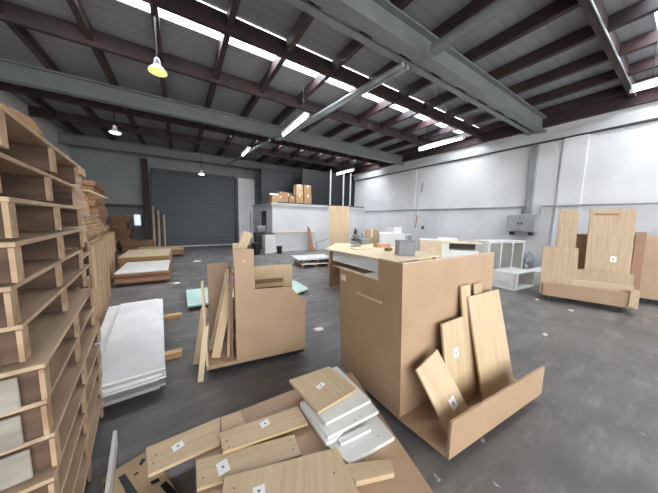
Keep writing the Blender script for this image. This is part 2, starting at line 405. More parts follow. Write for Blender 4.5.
# second pallet stack, just beyond
pB = pallet_proto('pallet', 1.25, 1.1, '', 'pallets in the second stack from the camera', end='pallet_dark')
A2 = Vector((-.80, 2.62, 0)); z = 0
for i in range(9):
    mw = Matrix.Translation((A2.x + random.uniform(-.05, .04), A2.y + random.uniform(-.02, .05), z)) @ Matrix.Rotation(angA + random.uniform(-.02, .02), 4, 'Z')
    lab = 'wooden pallet, %s in the shorter second stack behind the nearest' % (['bottom', 'second lowest', 'third lowest', 'fourth lowest', 'middle', 'fourth highest', 'third highest', 'second highest', 'topmost'][i])
    if i == 0: pB.matrix_world = mw; pB['label'] = lab
    else: dup(pB, mw, lab)
    z += .1455
zB = z
# packs of boards on and behind it
ORD = ['lowest', 'second from the bottom', 'third from the bottom', 'fourth from the bottom', 'fifth from the bottom', 'sixth from the bottom', 'seventh from the bottom', 'eighth from the bottom', 'ninth from the bottom', 'tenth from the bottom']
def order(i, n): return 'topmost' if i == n - 1 else ('next to topmost' if i == n - 2 and n > 3 else ORD[i])
def sheet_stack(name, what, where, cat, x, y0, y1, w, z0, z1, n, m, rz=angA, jit=.03, seed=1):
    """a pile of separate boards, each one a thing"""
    rnd = random.Random(seed); h = (z1 - z0) / n
    for i in range(n):
        a = rnd.uniform(-jit, jit); b = rnd.uniform(-jit, jit)
        o = MB().box((-w + a, b, .001), (a, (y1 - y0) + b, h - .003)).build(name, m, None, .002)
        o.matrix_world = Matrix.Translation((x, y0, z0 + i * h)) @ Matrix.Rotation(rz, 4, 'Z')
        tag(o, '%s, %s of %s' % (what, order(i, n) if n != 2 else ('lower', 'upper')[i], where), cat, where)
sheet_stack('pale_board', 'pale rough board', 'the pack on the second pallet stack', 'board', -.8, 2.75, 3.85, .9, zB, 2.12, 9, 'pallet', seed=4)
sheet_stack('board_pack', 'tan board pack', 'the two at the middle of the left row', 'boards', -1.0, 4.1, 6.1, 1.2, 0, 1.18, 2, 'sheets_v', seed=5, jit=.02)
o = MB().box((0, 0, 0), (.05, .03, .1)).build('x', 'orange_end'); bpy.data.objects.remove(o)
sheet_stack('long_board', 'long brown board', 'the pile on the middle tan packs', 'board', -1.02, 4.12, 6.0, .9, 1.182, 1.62, 9, 'sheets', seed=8, jit=.05)
o = MB().box((-1.0, 4.02, 1.63), (-.86, 4.1, 1.9)).build('y', 'orange_end'); bpy.data.objects.remove(o)
o = MB().box((-.35, 0, 0), (0, .5, .28)).build('orange_carton', 'orange_end', None, .005); o.matrix_world = Matrix.Translation((-1.02, 4.15, 1.622)) @ Matrix.Rotation(angA, 4, 'Z')
tag(o, 'small orange carton on the pile of long boards', 'box')
o = MB().box((-.5, 0, 0), (0, 1.6, .022)).build('loose_board', 'oak', None, .002); o.matrix_world = Matrix.Translation((-.98, 4.3, 1.905)) @ Matrix.Rotation(angA - .03, 4, 'Z')
tag(o, 'loose pale board lying over the orange carton', 'board')
sheet_stack('board_pack', 'tan board pack', 'the two at the far end of the left row', 'boards', -1.36, 6.5, 8.9, 1.3, 0, 1.15, 2, 'sheets_v', seed=11, jit=.04)
sheet_stack('flat_crate', 'dark flat crate', 'the tall pile on the tan packs', 'crate', -1.42, 6.7, 8.4, 1.1, 1.152, 2.3, 11, 'crate', seed=12, jit=.04)
# white edge strip and slats leaning at the foot of the near stack
board('white_strip', 'narrow white strip lying on edge at the foot of the nearest pallet stack', 'board', (-.392, 1.45, .001), (-.45, 2.02, .001), (-.393, 1.45, .12), .02, 'white_lam', below=False)

# ------------------------------------------------------------ white laminate sheets on the floor at left
for i, (bx, y) in enumerate(((-.04, 4.31), (-.04, 3.07))):
    o = MB().box((-.95, -.045, 0), (0, .045, .07)).build('timber_bearer', 'pine', None, .004); o.location = (bx, y, 0)
    tag(o, ['pine bearer under the white sheets, farther one', 'pine bearer under the white sheets, nearer one'][i], 'timber', 'bearers under the white sheets')
rnd = random.Random(21); z = .071
names = ['bottom', 'second lowest', 'third lowest', 'fourth lowest', 'fifth lowest', 'fifth highest', 'fourth highest', 'third highest', 'second highest', 'topmost']
for i in range(10):
    q = rnd.uniform(-.05, .05); a = rnd.uniform(-.03, .03); L = 2.45 - (.12 if i > 6 else 0) - rnd.uniform(0, .1)
    w = .53 - (.03 * (i > 6)) + rnd.uniform(-.03, .03)
    o = MB().box((-w, 0, 0), (0, L, .0165)).build('white_sheet', 'sheet_grey' if i < 4 else 'white_dirty', None, .003)  # lowest sheets greyer than those above
    o.matrix_world = Matrix.Translation((-.19 + q * .7, 2.46 + rnd.uniform(-.05, .06), z)) @ Matrix.Rotation(.075 + a, 4, 'Z')
    tag(o, 'white laminate sheet, %s of the pile beside the pallets' % names[i], 'board', 'white sheets piled on bearers'); z += .0172

# ------------------------------------------------------------ flat stacks on the floor at the far left
def flat_stack(where, x0, x1, y0, y1, z1, top, toplabel, side='mdf_dark'):
    for k in range(3):
        o = MB().box((.1, .15 + k * (y1 - y0 - .4) / 2, 0), (x1 - x0 - .1, .25 + k * (y1 - y0 - .4) / 2, .08)).build('bearer', 'pallet_dark'); o.location = (x0, y0, 0)
        tag(o, 'timber bearer, %s one under %s' % (('nearest', 'middle', 'farthest')[k], where), 'timber', 'bearers under ' + where)
    n = 4; h = (z1 - .1) / n
    for k in range(n):
        o = MB().box((.02 * (k % 2), .02 * (k % 3), 0), (x1 - x0 - .015 * (k % 2), y1 - y0, h - .004)).build('sheet_pack', side, None, .002); o.location = (x0, y0, .081 + k * h)
        tag(o, 'brown sheet, %s of %s' % (('lowest', 'second', 'third', 'fourth up')[k], where), 'board', 'brown sheets in ' + where)
    o = MB().box((.02, .02, 0), (x1 - x0 - .02, y1 - y0 - .02, .02)).build('top_sheet', top, None, .002); o.location = (x0, y0, z1 - .018)
    tag(o, toplabel, 'board')
flat_stack('the floor stack with a white top', -1.3, -.27, 6.8, 8.4, .32, 'white_lam', 'white sheet lying on the nearest low floor stack by the left row')
flat_stack('the floor stack with a pale tan top', -1.55, -.3, 8.75, 10.6, .42, 'edge', 'pale tan sheet on the floor stack behind the white-topped one', 'card')
flat_stack('the farthest floor stack near the roller door', -1.5, .1, 11.2, 12.6, .3, 'card_pale', 'tan top sheet of the farthest floor stack near the roller door', 'mdf_dark')

# clutter in the back left corner
def far_pile(where, x, y, w, d, h, n, seed):
    r = random.Random(seed); hh = h / n
    for k in range(n):
        a = r.uniform(-.06, .06); o = MB().box((a, 0, .001), (w + a + r.uniform(-.05, .05), d, hh - .006)).box((a + .02, .02, hh - .006), (w + a - .05, d - .02, hh - .001)).build('crate', 'crate', None, .003); o.location = (x, y, k * hh)
        tag(o, 'brown crate, %s of %s' % (order(k, n), where), 'crate', where)
far_pile('the tall narrow pile in the back left corner', -2.5, 13.6, .6, .7, 1.6, 6, 1)
far_pile('the mid-height wide pile in the back left corner', -3.3, 12.9, 1.0, .6, .95, 5, 2)
far_pile('the low pile by the rusty column', -2.1, 12.9, 1.1, .6, .55, 4, 3)
for i, (x0, x1, zt, lab) in enumerate(((-1.12, -1.3, 2.1, 'pale timber length leaning beside the rusty column, left'), (-.92, -1.08, 1.9, 'pale timber length leaning on the roller door edge, middle'), (-.7, -1.0, 1.7, 'pale timber length leaning on the roller door, right'))):
    board('timber_length', lab, 'timber', (x0, 14.1, .0), (x0 + .08, 14.1, .0), (x1, 14.52, zt), .03, 'pallet')
board('timber_length', 'dark plank leaning against the far crates', 'timber', (-2.6, 12.3, 0), (-2.45, 12.3, 0), (-2.95, 12.85, 1.6), .03, 'pallet_dark')

# ------------------------------------------------------------ mezzanine cartons
def carton(label, x, y, z, w, d, h, m='card', rz=0, group='cartons on the office block roof', cat='box', name='carton'):
    t = thing(name, label, cat, (x, y, z), rz, group)
    MB().box((0, 0, 0), (w, d, h)).build('body', m, t, .004)
    MB().box((w / 2 - .03, -.001, h * .75), (w / 2 + .03, d + .001, h + .001)).build('tape', 'tape', t) if h > .25 else None
    return t
OZ = OH + .1
carton('long low carton at the left of the office block roof', 3.85, 11.3, OZ, .85, .5, .36)
carton('smaller carton on top of the long low carton', 4.25, 11.35, OZ + .361, .4, .4, .22, 'card')
o = MB().tube((3.75, 11.35, OZ + .42), (4.2, 11.35, OZ + .42), .05).build('paper_roll', 'paper'); tag(o, 'white paper roll lying on the long low carton', 'roll')
carton('brown carton in the middle of the row on the office block roof', 4.76, 11.3, OZ, .3, .4, .38)
carton('lower carton of the left pair in the tall cartons', 5.12, 11.3, OZ, .42, .42, .52)
carton('upper carton of the left pair in the tall cartons', 5.15, 11.32, OZ + .521, .36, .38, .5, 'card_pale')
carton('lower carton of the right pair in the tall cartons', 5.6, 11.3, OZ, .42, .42, .55)
carton('upper carton of the right pair in the tall cartons', 5.6, 11.32, OZ + .551, .4, .38, .48)
carton('dark carton standing behind the row on the office block roof', 4.7, 11.85, OZ, .45, .4, .6, 'mdf_dark')

# ------------------------------------------------------------ clutter before the office block
t = thing('storage_cabinet', 'small white cabinet with dark top standing by the office block corner', 'cabinet', (3.2, 10.35, 0))
MB().box((0, 0, .03), (.46, .5, .9)).build('body', 'white_lam', t, .006); MB().box((-.01, -.01, .9), (.47, .51, .95)).build('top', 'dark_stuff', t)
MB().box((.02, -.015, .06), (.44, 0, .87)).build('door', 'white_lam', t, .003)
def bin_(label, x, y, r, h):
    t = thing('waste_bin', label, 'bin', (x, y, 0), 0, 'black bins by the office block')
    MB().lathe([(r * .8, 0), (r, h), (r * .93, h), (r * .75, .03)]).build('body', 'black', t); MB().lathe([(r * 1.0, h), (r * 1.06, h), (r * 1.06, h + .03), (r, h + .03)]).build('rim', 'rubber', t)
bin_('large black bin left of the small white cabinet', 2.85, 10.55, .2, .5)
bin_('small black bin right of the small white cabinet', 3.88, 10.4, .13, .32)
# a janitor trolley with bags
t = thing('cleaning_trolley', 'dark cluttered trolley behind the white cabinet by the office corner', 'trolley', (3.0, 11.25, 0))
MB().box((0, 0, .12), (.6, .45, .18)).build('deck', 'dark_stuff', t)
MB().box((.02, .02, .18), (.4, .4, .95)).build('bag', 'dark_stuff', t, .03)
MB().tube((.55, .1, .18), (.55, .1, 1.25), .02).tube((.55, .4, .18), (.55, .4, 1.25), .02).tube((.55, .1, 1.25), (.55, .4, 1.25), .02).build('handle', 'galv', t)
MB().box((.1, .05, .951), (.5, .35, 1.25)).build('folded_cloth', 'grey_box', t, .03)
for x in (.08, .52):
    for y in (.06, .39): MB().tube((x, y - .015, .05), (x, y + .015, .05), .05).box((x - .02, y - .02, .05), (x + .02, y + .02, .12)).build('caster', 'rubber', t)
o = MB().tube((0, 0, 0), (.06, .3, 1.9), .015).build('broom_stick', 'pallet_dark'); o.location = (2.9, 11.6, 0); tag(o, 'dark stick leaning by the white pier', 'stick')
# pale low plank on office wall and tapered offcut
o = MB().box((4.0, 10.94, .93), (6.1, 10.998, .99)).build('wall_rail', 'edge'); tag(o, 'pale timber rail fixed along the office block wall', 'rail')
P0 = Vector((6.15, 10.6, 0))
o = MB().prism([(0, 0), (.5, 0), (.32, .25), (.2, 1.15), (.08, 1.3)], 0, .02, Matrix.Rotation(math.radians(80), 4, 'X')).build('curved_offcut', 'mdf_dark'); o.location = (5.35, 10.35, 0.0)
tag(o, 'brown tapered panel offcut leaning by the office block wall', 'board')
t = thing('trestle', 'light grey folded trestle in front of the office block', 'trestle', (5.75, 10.2, 0))
MB().tube((0, 0, .45), (1.1, .1, .72), .025).tube((0, 0, .02), (0, 0, .48), .02).tube((1.1, .1, .02), (1.1, .1, .74), .02).build('frame', 'galv', t)
# floor pallet with white sheets
t = thing('loaded_pallet', 'low pallet carrying two white boards, on the floor before the office block', 'pallet', (3.35, 6.9, 0), math.radians(-8))
for x in (0.0, .45, .9): MB().box((x, 0, .0), (x + .08, .9, .1)).build('bearer', 'mdf_dark', t)
MB().box((0, 0, .1), (1.15, .8, .14)).build('lower_board', 'white_lam', t, .003)
for x in (0.0, .5, 1.0): MB().box((x, .02, .14), (x + .12, .88, .26)).build('spacer', 'mdf_dark', t)
MB().box((-.15, -.03, .26), (1.15, .85, .31)).build('upper_board', 'white_lam', t, .003)
# tall board standing behind the bench
b0 = fl(328, 279); b1 = fl(348, 276)
z_ = 2.1
board('oak_board', 'tall pale oak panel standing upright beyond the workbench', 'board', (4.15, 6.50, .0), (4.75, 6.20, .0), (4.25, 6.7, 2.08), .03, 'oak_dull')

# ------------------------------------------------------------ workbench with clutter
WZ = .93
t = thing('workbench', 'workbench with pale top, brown end panel and white back, behind the big counter', 'workbench', (3.0, 2.85, 0))
MB().prism([(.02, -.1), (-.12, 1.82), (.9, 2.9), (1.9, 2.3), (1.5, -.05)], WZ - .03, WZ).build('bench_top', 'edge', t)
MB().box((-.04, 1.72, .02), (.4, 1.77, WZ - .03)).build('end_panel', 'mdf_dark', t, .002)
MB().box((.02, -.05, .52), (.4, 1.72, .55)).build('shelf', 'card_pale', t)
MB().box((.02, -.05, .66), (.04, 1.72, WZ - .03)).build('apron', 'white_lam', t, .001)
MB().box((.42, -.05, .05), (.44, 1.75, WZ - .03)).build('back_panel', 'white_lam', t)
MB().box((1.4, 0, 0), (1.45, .05, WZ - .03)).build('leg', 'mdf_dark', t)
MB().box((.9, 2.7, 0), (.95, 2.75, WZ - .03)).build('leg', 'mdf_dark', t)
MB().box((.0, -.055, 0), (.05, -.051, WZ - .03)).build('leg', 'mdf_dark', t)
MB().tube((.2, 1.5, .04), (.2, 1.54, .04), .04).build('caster', 'black', t)

# ------------------------------------------------------------ big counter on its dolly
E0 = Vector((1.375, 1.085, .09)); ex = Vector((1, 0, 0)); ey = Vector((0, 1, 0))
BL, BD, BH = 1.38, .76, 1.215
SH = Matrix(((1, 0, -.055, 0), (0, 1, 0, 0), (0, 0, 1, 0), (0, 0, 0, 1)))      # the carcass leans a little to the left
t = thing('counter_unit', 'large tan counter carcass on a dolly in the middle of the floor', 'counter', E0)
MB().box((0, 0, 0), (BL, .02, BH), SH).build('front_panel', 'mdf', t, .0015)
side = MB().prism([(0, 0), (BD, 0), (BD, 1.04), (.22, 1.04), (.22, BH), (0, BH)], 0, .02, SH @ Matrix(((0, 0, 1, 0), (1, 0, 0, .0205), (0, 1, 0, 0), (0, 0, 0, 1))))
side.build('side_panel', 'mdf', t)
MB().box((BL - .02, .0205, 0), (BL, BD, 1.0), SH).build('side_panel', 'mdf', t, .001)
MB().box((.0, .0, BH), (BL, .02, BH + .006), SH).box((0, .02, BH), (.02, .24, BH + .006), SH).build('edge_band', 'edge', t)
MB().box((.022, BD, 0), (BL - .022, BD + .018, .95), SH).build('back_panel', 'white_lam', t)
MB().box((.022, .022, .62), (BL - .022, BD - .002, .64), SH).build('shelf', 'mdf', t)
MB().box((-.006, .22 + .02, 1.04), (.02, BD + .0205, 1.05), SH).build('edge_strip', 'edge', t)
MB().box((-.012, .2, .86), (0, .5, .875), SH).build('ledge_strip', 'edge', t)
MB().box((-.003, .68, .93), (0, .75, .985), SH).build('tape', 'tape', t)
# dolly: deck, tray with an upright front lip, casters
t = thing('wheeled_dolly', 'wheeled wooden tray dolly under the big tan counter', 'dolly', (E0.x, E0.y, 0), math.atan2(ex.y, ex.x))
DX = BL * .93
TD = .37
MB().prism([(-.0, BD + .02), (0, 0), (.035, -.355), (1.345, -.455), (1.37, 0), (1.37, BD + .02)], .065, .088).build('deck', 'mdf', t, .002)
MB().prism([(.035, -.3555), (.034, -.375), (1.345, -.475), (1.346, -.4555)], .066, .335).build('lip', 'mdf', t, .002)
for x in (.12, 1.3):
    for y in (-.25, .6): MB().tube((x, y - .012, .03), (x, y + .012, .03), .03).box((x - .02, y - .02, .03), (x + .02, y + .02, .066)).build('caster', 'black', t)
T = Matrix.Translation((E0.x, E0.y, 0)) @ Matrix.Rotation(math.atan2(ex.y, ex.x), 4, 'Z')
def loc(x, y, z): return T @ Vector((x, y, z))
N = ey
def lean(px0, px1, pxt, ybase, ztop_off, ):
    pass
def lean_board(name, label, bl, br, tl, vb, vt, th, m, sticker=None, group=None):
    """bottom corners on the tray at depth vb in front of the counter, top near depth vt"""
    z = .0885
    p0 = onp(*bl, loc(0, vb, 0), N); p0.z = max(p0.z, z)
    p1 = onp(*br, loc(0, vb, 0), N)
    p2 = onp(*tl, loc(0, vt, 0), N)
    return board(name, label, 'board', p0, p1, p2, th, m, group, sticker)
G = 'boards leaning in the counter dolly'
def cb_(label, p0, p1, p2, m='oak', sticker=None, th=.018):
    return board('oak_board', label, 'board', p0, p1, p2, th, m, G, sticker)
cb_('widest oak board leaning against the counter, at the right of the tray', (2.12, .82, .09), (2.66, .80, .09), (2.09, 1.03, .95))
cb_('tall narrow oak strip leaning just left of the widest board', (2.05, .905, .09), (2.19, .90, .09), (2.03, 1.062, 1.05))
cb_('narrow oak strip peeping over the top of the widest board', (2.28, .94, .09), (2.42, .94, .09), (2.26, 1.06, 1.04), 'oak_dull', None, .014)
cb_('medium oak board with white label leaning against the counter', (1.74, .90, .09), (2.12, .90, .09), (1.66, 1.02, .79), 'oak', (.42, .62, .07, .08))
cb_('short oak board with white label leaning nearest the tray corner', (1.53, .76, .095), (1.81, .78, .165), (1.28, .98, .50), 'oak', (.6, .3, .07, .08))
# things on the counter and bench
def on(px, py, z): return fl(px, py, z)
zt = WZ + .001
g = on(409, 256, zt)
t = thing('grey_case', 'grey square case standing on the counter top', 'case', (g.x, g.y + .05, zt), -.4)
MB().box((-.17, 0, 0), (.17, .2, .25)).build('body', 'grey_box', t, .004); MB().box((-.175, -.004, .25), (.175, .204, .3)).build('lid', 'grey_box', t, .003)
MB().box((.17, .04, .05), (.2, .14, .2)).build('handle', 'black', t)
def item(name, label, cat, px, py, z, w, d, h, m, rz=0, bev=.004):
    p = fl(px, py, z); o = MB().box((-w / 2, 0, 0), (w / 2, d, h)).build(name, m, None, bev)
    o.matrix_world = Matrix.Translation(p + Vector((0, 0, .001))) @ Matrix.Rotation(rz, 4, 'Z'); return tag(o, label, cat)
item('timber_block', 'pinkish timber offcut lying on the workbench', 'timber', 384, 247.5, WZ, .42, .18, .09, 'pinkwood', -.2)
item('timber_block', 'dark reddish offcut on the workbench near the grey case', 'timber', 391, 251, WZ, .2, .12, .07, 'mdf_dark', .4)
item('loose_board', 'thin pale board lying across the workbench', 'board', 365, 249.5, WZ, .5, .25, .02, 'edge', .1)
item('loose_board', 'thin greenish board lying near the workbench edge', 'board', 357, 246.6, WZ, .3, .1, .02, 'dark_stuff', .1)
item('wire_basket', 'grey basket on the far side of the workbench', 'basket', 366, 244.5, WZ, .35, .3, .15, 'galv', .1)
# bottle stack / tool tower at left of bench
p = fl(355, 244.5, WZ)
t = thing('tool_tower', 'dark small stacked tool tower with a bottle top on the workbench', 'tools', (p.x, p.y, WZ + .001))
for k in range(3): MB().box((-.1 + .02 * k, -.08, k * .1), (.1 - .01 * k, .08, k * .1 + .07)).box((-.03, -.03, k * .1 + .07), (.03, .03, k * .1 + .1)).build('tray', 'dark_stuff' if k % 2 else 'grey_box', t, .004)
MB().lathe([(.05, .3), (.05, .38), (.02, .43), (.02, .46)]).build('bottle', 'dark_stuff', t)

# ------------------------------------------------------------ white things near the right wall, behind the bench
def floor_box(name, label, cat, px0, px1, pyb, z1, depth, m, y=None, parts=None):
    a = fl(px0, pyb); b = fl(px1, pyb)
    return a, b
t = thing('side_cabinet', 'white low cabinet against the right wall seen over the workbench', 'cabinet', (6.3, 6.35, 0), -.75)
MB().box((0, 0, 0), (.9, .6, 1.12)).build('body', 'white_lam', t, .004); MB().box((-.02, -.02, 1.12), (.92, .62, 1.15)).build('top', 'white_lam', t)
carton('tan carton standing behind the workbench by the right wall', 6.2, 7.1, 0, .55, .5, 1.27, 'card_pale', -.7, None)
t = thing('trestle_table', 'long white trestle table along the right wall', 'table', (7.7, 6.95, 0))
MB().box((0, 0, 1.0), (1.2, 2.2, 1.04)).build('table_top', 'white_lam', t, .003)
for x in (.05, 1.1):
    for y in (.05, 2.1): MB().box((x, y, 0), (x + .05, y + .05, 1.0)).build('leg', 'galv', t)
carton('white carton on the long trestle table', 8.1, 7.3, 1.041, .5, .5, .3, 'white_lam', 0, None)
# pole with red grip leaning on the wall
p1 = xat(423, 183, 9.30); p0 = Vector((8.95, 6.75, 0.0))
p0 = xat(406, 262, 8.9)
t = thing('long_pole', 'long thin white pole with red grip leaning on the right wall', 'pole', (0, 0, 0))
p0 = xat(410, 258, 9.25); p1 = xat(423, 183, 9.42)
dirp = (p1 - p0); pz = p0 + dirp * ((0.01 - p0.z) / dirp.z) if p0.z > .02 else p0
MB().tube(p0, p1, .013, seg=8).build('shaft', 'white_lam', t)
MB().tube(p0 + dirp * .42, p0 + dirp * .58, .022, seg=8).build('grip', 'redpaint', t)
MB().tube(p1 - dirp * .12, p1, .03, seg=8).build('head', 'grey_box', t)
o = MB().tube((9.39 + .08, 6.85, 1.35), (9.5, 6.85, 1.35), .07).build('wall_socket', 'dark_steel'); tag(o, 'small round dark fitting on the right wall', 'fitting')
# cream upright board beyond counter
a = fl(421, 253, 1.0)
board('cream_panel', 'cream panel standing behind the counter, left of the white shelves', 'board', (4.35, 2.85, 0), (5.0, 2.3, 0), (4.37, 2.87, 1.19), .03, 'edge') if False else None
t = thing('cream_carcass', 'cream carcass standing behind the counter beside the grey case', 'cabinet', (4.95, 3.62, 0), -.85)
MB().box((0, 0, 0), (.5, .4, 1.16)).build('body', 'edge', t, .003); MB().box((-.01, -.01, 1.16), (.51, .41, 1.18)).build('top', 'white_lam', t, .002)

# white carcasses: open shelf unit and long low box
def carcass(name, label, x, y, z, rz, w, d, h, nx, th=.03, m='white_lam', open_front=True, top=None):
    t = thing(name, label, 'shelf unit', (x, y, z), rz)
    MB().box((0, 0, 0), (w, d, th)).build('bottom_panel', m, t, .001); MB().box((0, 0, h - th), (w, d, h)).build('top_panel', top or m, t, .001)
    for i in range(nx + 1):
        xx = i * (w - th) / nx; MB().box((xx, .001, th), (xx + th, d - .02, h - th)).build('upright', m, t)
    MB().box((.0, d - .02, th), (w, d, h - th)).build('back_panel', m, t)
    return t
# long low box in front: front-left corner near (516,291), runs back-left and right
a = Vector((6.72, 2.22, 0)); b = Vector((7.9, 2.12, 0)); 
t = thing('low_carcass', 'long low white carcass with an open end on the floor by the right wall', 'shelf unit', a, math.atan2(b.y - a.y, b.x - a.x))
W_, D_, H_ = .95, .55, .42
MB().box((0, 0, 0), (W_, D_, .03)).build('bottom_panel', 'white_lam', t); MB().box((0, 0, H_ - .03), (W_, D_, H_)).build('top_panel', 'white_lam', t, .002)
MB().box((0, 0, .03), (.03, D_, H_ - .03)).build('side_panel', 'white_lam', t); MB().box((W_ - .03, 0, .03), (W_, D_, H_ - .03)).build('side_panel', 'white_lam', t)
MB().box((.03, .4, .03), (W_ - .03, .43, H_ - .03)).build('divider', 'white_lam', t)
MB().box((.0, .0, .03), (.14, .02, H_ - .03)).build('front_stile', 'white_lam', t)
MB().box((-.004, .1, .05), (0, .5, .2)).build('packing_film', 'wall_white', t)
carcass('open_shelf', 'white open shelf carcass with three bays, standing behind the low white carcass', 6.95, 2.95, 0, -.2, 1.5, .45, 1.13, 3, .055)
carcass('low_shelf', 'white low carcass right of the long one, beside the right trolley', 7.95, 1.95, 0, -.05, .9, .5, .36, 2)
t = thing('light_carcass', 'pale carcass with green-edged open slot behind the counter', 'shelf unit', (5.85, 3.75, 0), -.9)
MB().box((0, 0, 0), (1.0, .5, .88)).build('body', 'white_lam', t); MB().box((0, 0, .88), (.3, .5, 1.06)).build('side_block', 'white_lam', t); MB().box((.3, .4, .88), (1.0, .5, 1.06)).build('back_strip', 'dark_stuff', t)
MB().box((-.05, -.02, 1.06), (1.05, .52, 1.09)).build('top', 'edge', t, .002)
sheet_stack('white_offcut', 'white offcut', 'the small pile on the pale carcass', 'board', 6.45, 3.55, 3.85, .5, 1.091, 1.17, 3, 'white_lam', -.9, .06, 5)
t = thing('grey_bag', 'grey plastic bag slumped against the white pilaster', 'bag', (8.9, 2.75, 0)); 
bpy.data.objects.remove(t)
crumple('rubbish_bag', 'grey plastic bag on the floor under the electrical cabinet', 'bag', (9.15, 2.85, 0), (.2, .25, .4), 'galv', 9)

# ------------------------------------------------------------ right-hand trolley
R0 = Vector((6.47, 1.64, 0)); R1 = Vector((6.9, .47, 0)); rx = (R1 - R0).normalized(); rL = (R1 - R0).length
rang = math.atan2(rx.y, rx.x)
TR = Matrix.Translation(R0) @ Matrix.Rotation(rang, 4, 'Z')
RN = Vector((-rx.y, rx.x, 0))
def rl(x, y, z): return TR @ Vector((x, y, z))
t = thing('wheeled_dolly', 'wheeled tray trolley loaded with panels by the right wall', 'dolly', R0, rang)
MB().box((0, 0, .12), (rL, .75, .15)).build('deck', 'mdf', t, .002)
MB().box((0, -.022, .12), (rL, -.001, .40)).build('lip', 'mdf', t, .002)
MB().box((rL + .001, -.022, .12), (rL + .022, .75, .45)).build('end_board', 'edge', t, .002); MB().box((rL - .09, -.045, .15), (rL + .02, -.0225, .46)).build('end_block', 'oak', t, .002)
for x in (.1, rL - .12):
    for y in (.05, .6):
        c = MB().tube((x, y - .015, .045), (x, y + .015, .045), .045).build('caster', 'rubber', t)
        MB().box((x - .03, y - .025, .05), (x + .03, y - .018, .12)).box((x - .03, y + .018, .05), (x + .03, y + .025, .12)).build('fork', 'dark_steel', c)
def rb(name, label, bl, br, tl, vb, vt, th, m, sticker=None, seat=True):
    P = rl(0, vb, 0); p0 = onp(*bl, P, RN); p1 = onp(*br, P, RN); p2 = onp(*tl, rl(0, vt, 0), RN)
    d = (p2 - p0) / (p2 - p0).length; p0 = p0 - d * ((p0.z - .1515) / d.z); p1.z = p0.z
    return board(name, label, 'board', p0, p1, p2, th, m, 'panels on the right trolley', sticker)
rb('oak_board', 'squarish oak panel leaning at the left of the right trolley', (539.5, 284), (576, 291), (541, 246), .05, .2, .025, 'oak_dull')
rb('oak_board', 'narrow tall oak panel standing behind the squarish one on the right trolley', (553, 270), (573, 272), (558, 210), .25, .33, .025, 'oak_dull')
rb('oak_board', 'large oak panel with white label standing on the right trolley', (584, 275), (631, 280), (591, 209), .3, .45, .03, 'oak_dull', (.62, .45, .08, .11))
rb('brown_panel', 'dark brown panel behind the boards at the left of the right trolley', (552, 272), (592, 276), (552, 233), .6, .65, .03, 'mdf_dark')
rb('brown_panel', 'brown panel edge at the right behind the large oak panel', (629, 287), (640, 289), (637, 232), .5, .56, .03, 'mdf_dark')
gp = [o for o in C.objects if o.get('label', '').startswith('large oak panel with white label')][0]
zs = max(v.co.y for v in gp.data.vertices); ws = max(v.co.x for v in gp.data.vertices)
MB().box((.06, zs - .13, 0), (ws - .22, zs - .09, .0012)).build('groove', 'mdf_dark', gp)
# low horizontal boards between
for i, (z0, z1, lab, v) in enumerate(((.40, .60, 'upper long oak board lying on edge in the right trolley', .10), (.16, .44, 'lower long oak board lying on edge in the right trolley', .04))):
    p0 = rl(.43 if i == 0 else .41, v, z0); p1 = rl(rL - .06, v, z0); p2 = rl(.43, v + .05, z1 + .18 if i == 0 else z1)
    board('oak_board', lab, 'board', rl(.42, v + .02, .1515), rl(rL - .02, v + .02, .1515), rl(.42, v + .07, .72 if i == 0 else .52), .02, 'oak_x' if i else 'oak_dull', 'panels on the right trolley')
# second trolley / counter at the far right
Q = Vector((7.45, .62, 0))
t = thing('counter_unit', 'brown counter carcass at the right edge of the photo', 'counter', (8.05, .58, .0), rang)
MB().box((0, 0, .12), (1.6, .03, 1.42)).build('front_panel', 'mdf', t, .002); MB().box((0, .03, .12), (.03, .7, 1.42)).build('side_panel', 'mdf', t, .002)
MB().box((.03, .03, .12), (1.6, .7, .15)).build('bottom_panel', 'mdf', t); MB().box((1.57, .03, .15), (1.6, .7, 1.28)).build('side_panel', 'mdf', t)
for x in (.15, 1.4):
    for y in (.1, .55): MB().tube((x, y - .015, .05), (x, y + .015, .05), .05).box((x - .02, y - .02, .05), (x + .02, y + .02, .12)).build('caster', 'black', t)
o = board('grey_board', 'pale grey narrow panel between the right trolley and the brown counter', 'board', (7.62, .66, .0), (7.68, .52, .0), (7.68, .70, .9), .02, 'pallet_grey')

# ------------------------------------------------------------ left counter carcass with leaning boards
L0 = Vector((.44, 2.43, 0)); L1 = Vector((1.2, 2.33, 0)); lx = (L1 - L0).normalized(); lang = math.atan2(lx.y, lx.x)
TL = Matrix.Translation(L0) @ Matrix.Rotation(lang, 4, 'Z'); LN = Vector((-lx.y, lx.x, 0))
def ll(x, y, z): return TL @ Vector((x, y, z))
t = thing('counter_unit', 'stepped brown counter carcass with cut corner, left of the big counter', 'counter', L0, lang)
pf = [(0, .13), (.75, .13), (.75, .67), (.56, .855), (.19, .865), (.185, 1.29), (0, 1.30)]
MB().prism(pf, -.022, 0, Matrix.Rotation(math.radians(90), 4, 'X')).build('front_panel', 'mdf', t)
MB().box((.73, .023, .13), (.75, .6, .66)).build('side_panel', 'mdf', t); MB().box((.0, .023, .45), (.73, .6, .47)).build('shelf', 'mdf_dark', t)
MB().box((.0, .60, .13), (.73, .62, .62)).build('back_panel', 'mdf_dark', t)
MB().box((.04, -.002, 1.1), (.07, 0, 1.13)).build('cam_lock', 'edge', t) if False else MB().tube((.085, -.003, 1.17), (.085, 0.0, 1.17), .018).build('cam_fitting', 'pine', t)
t2 = thing('wheeled_dolly', 'low black-wheeled dolly under the stepped brown counter', 'dolly', L0, lang)
MB().box((-.28, -.0, .09), (.76, .62, .128)).build('deck', 'mdf', t2, .002)
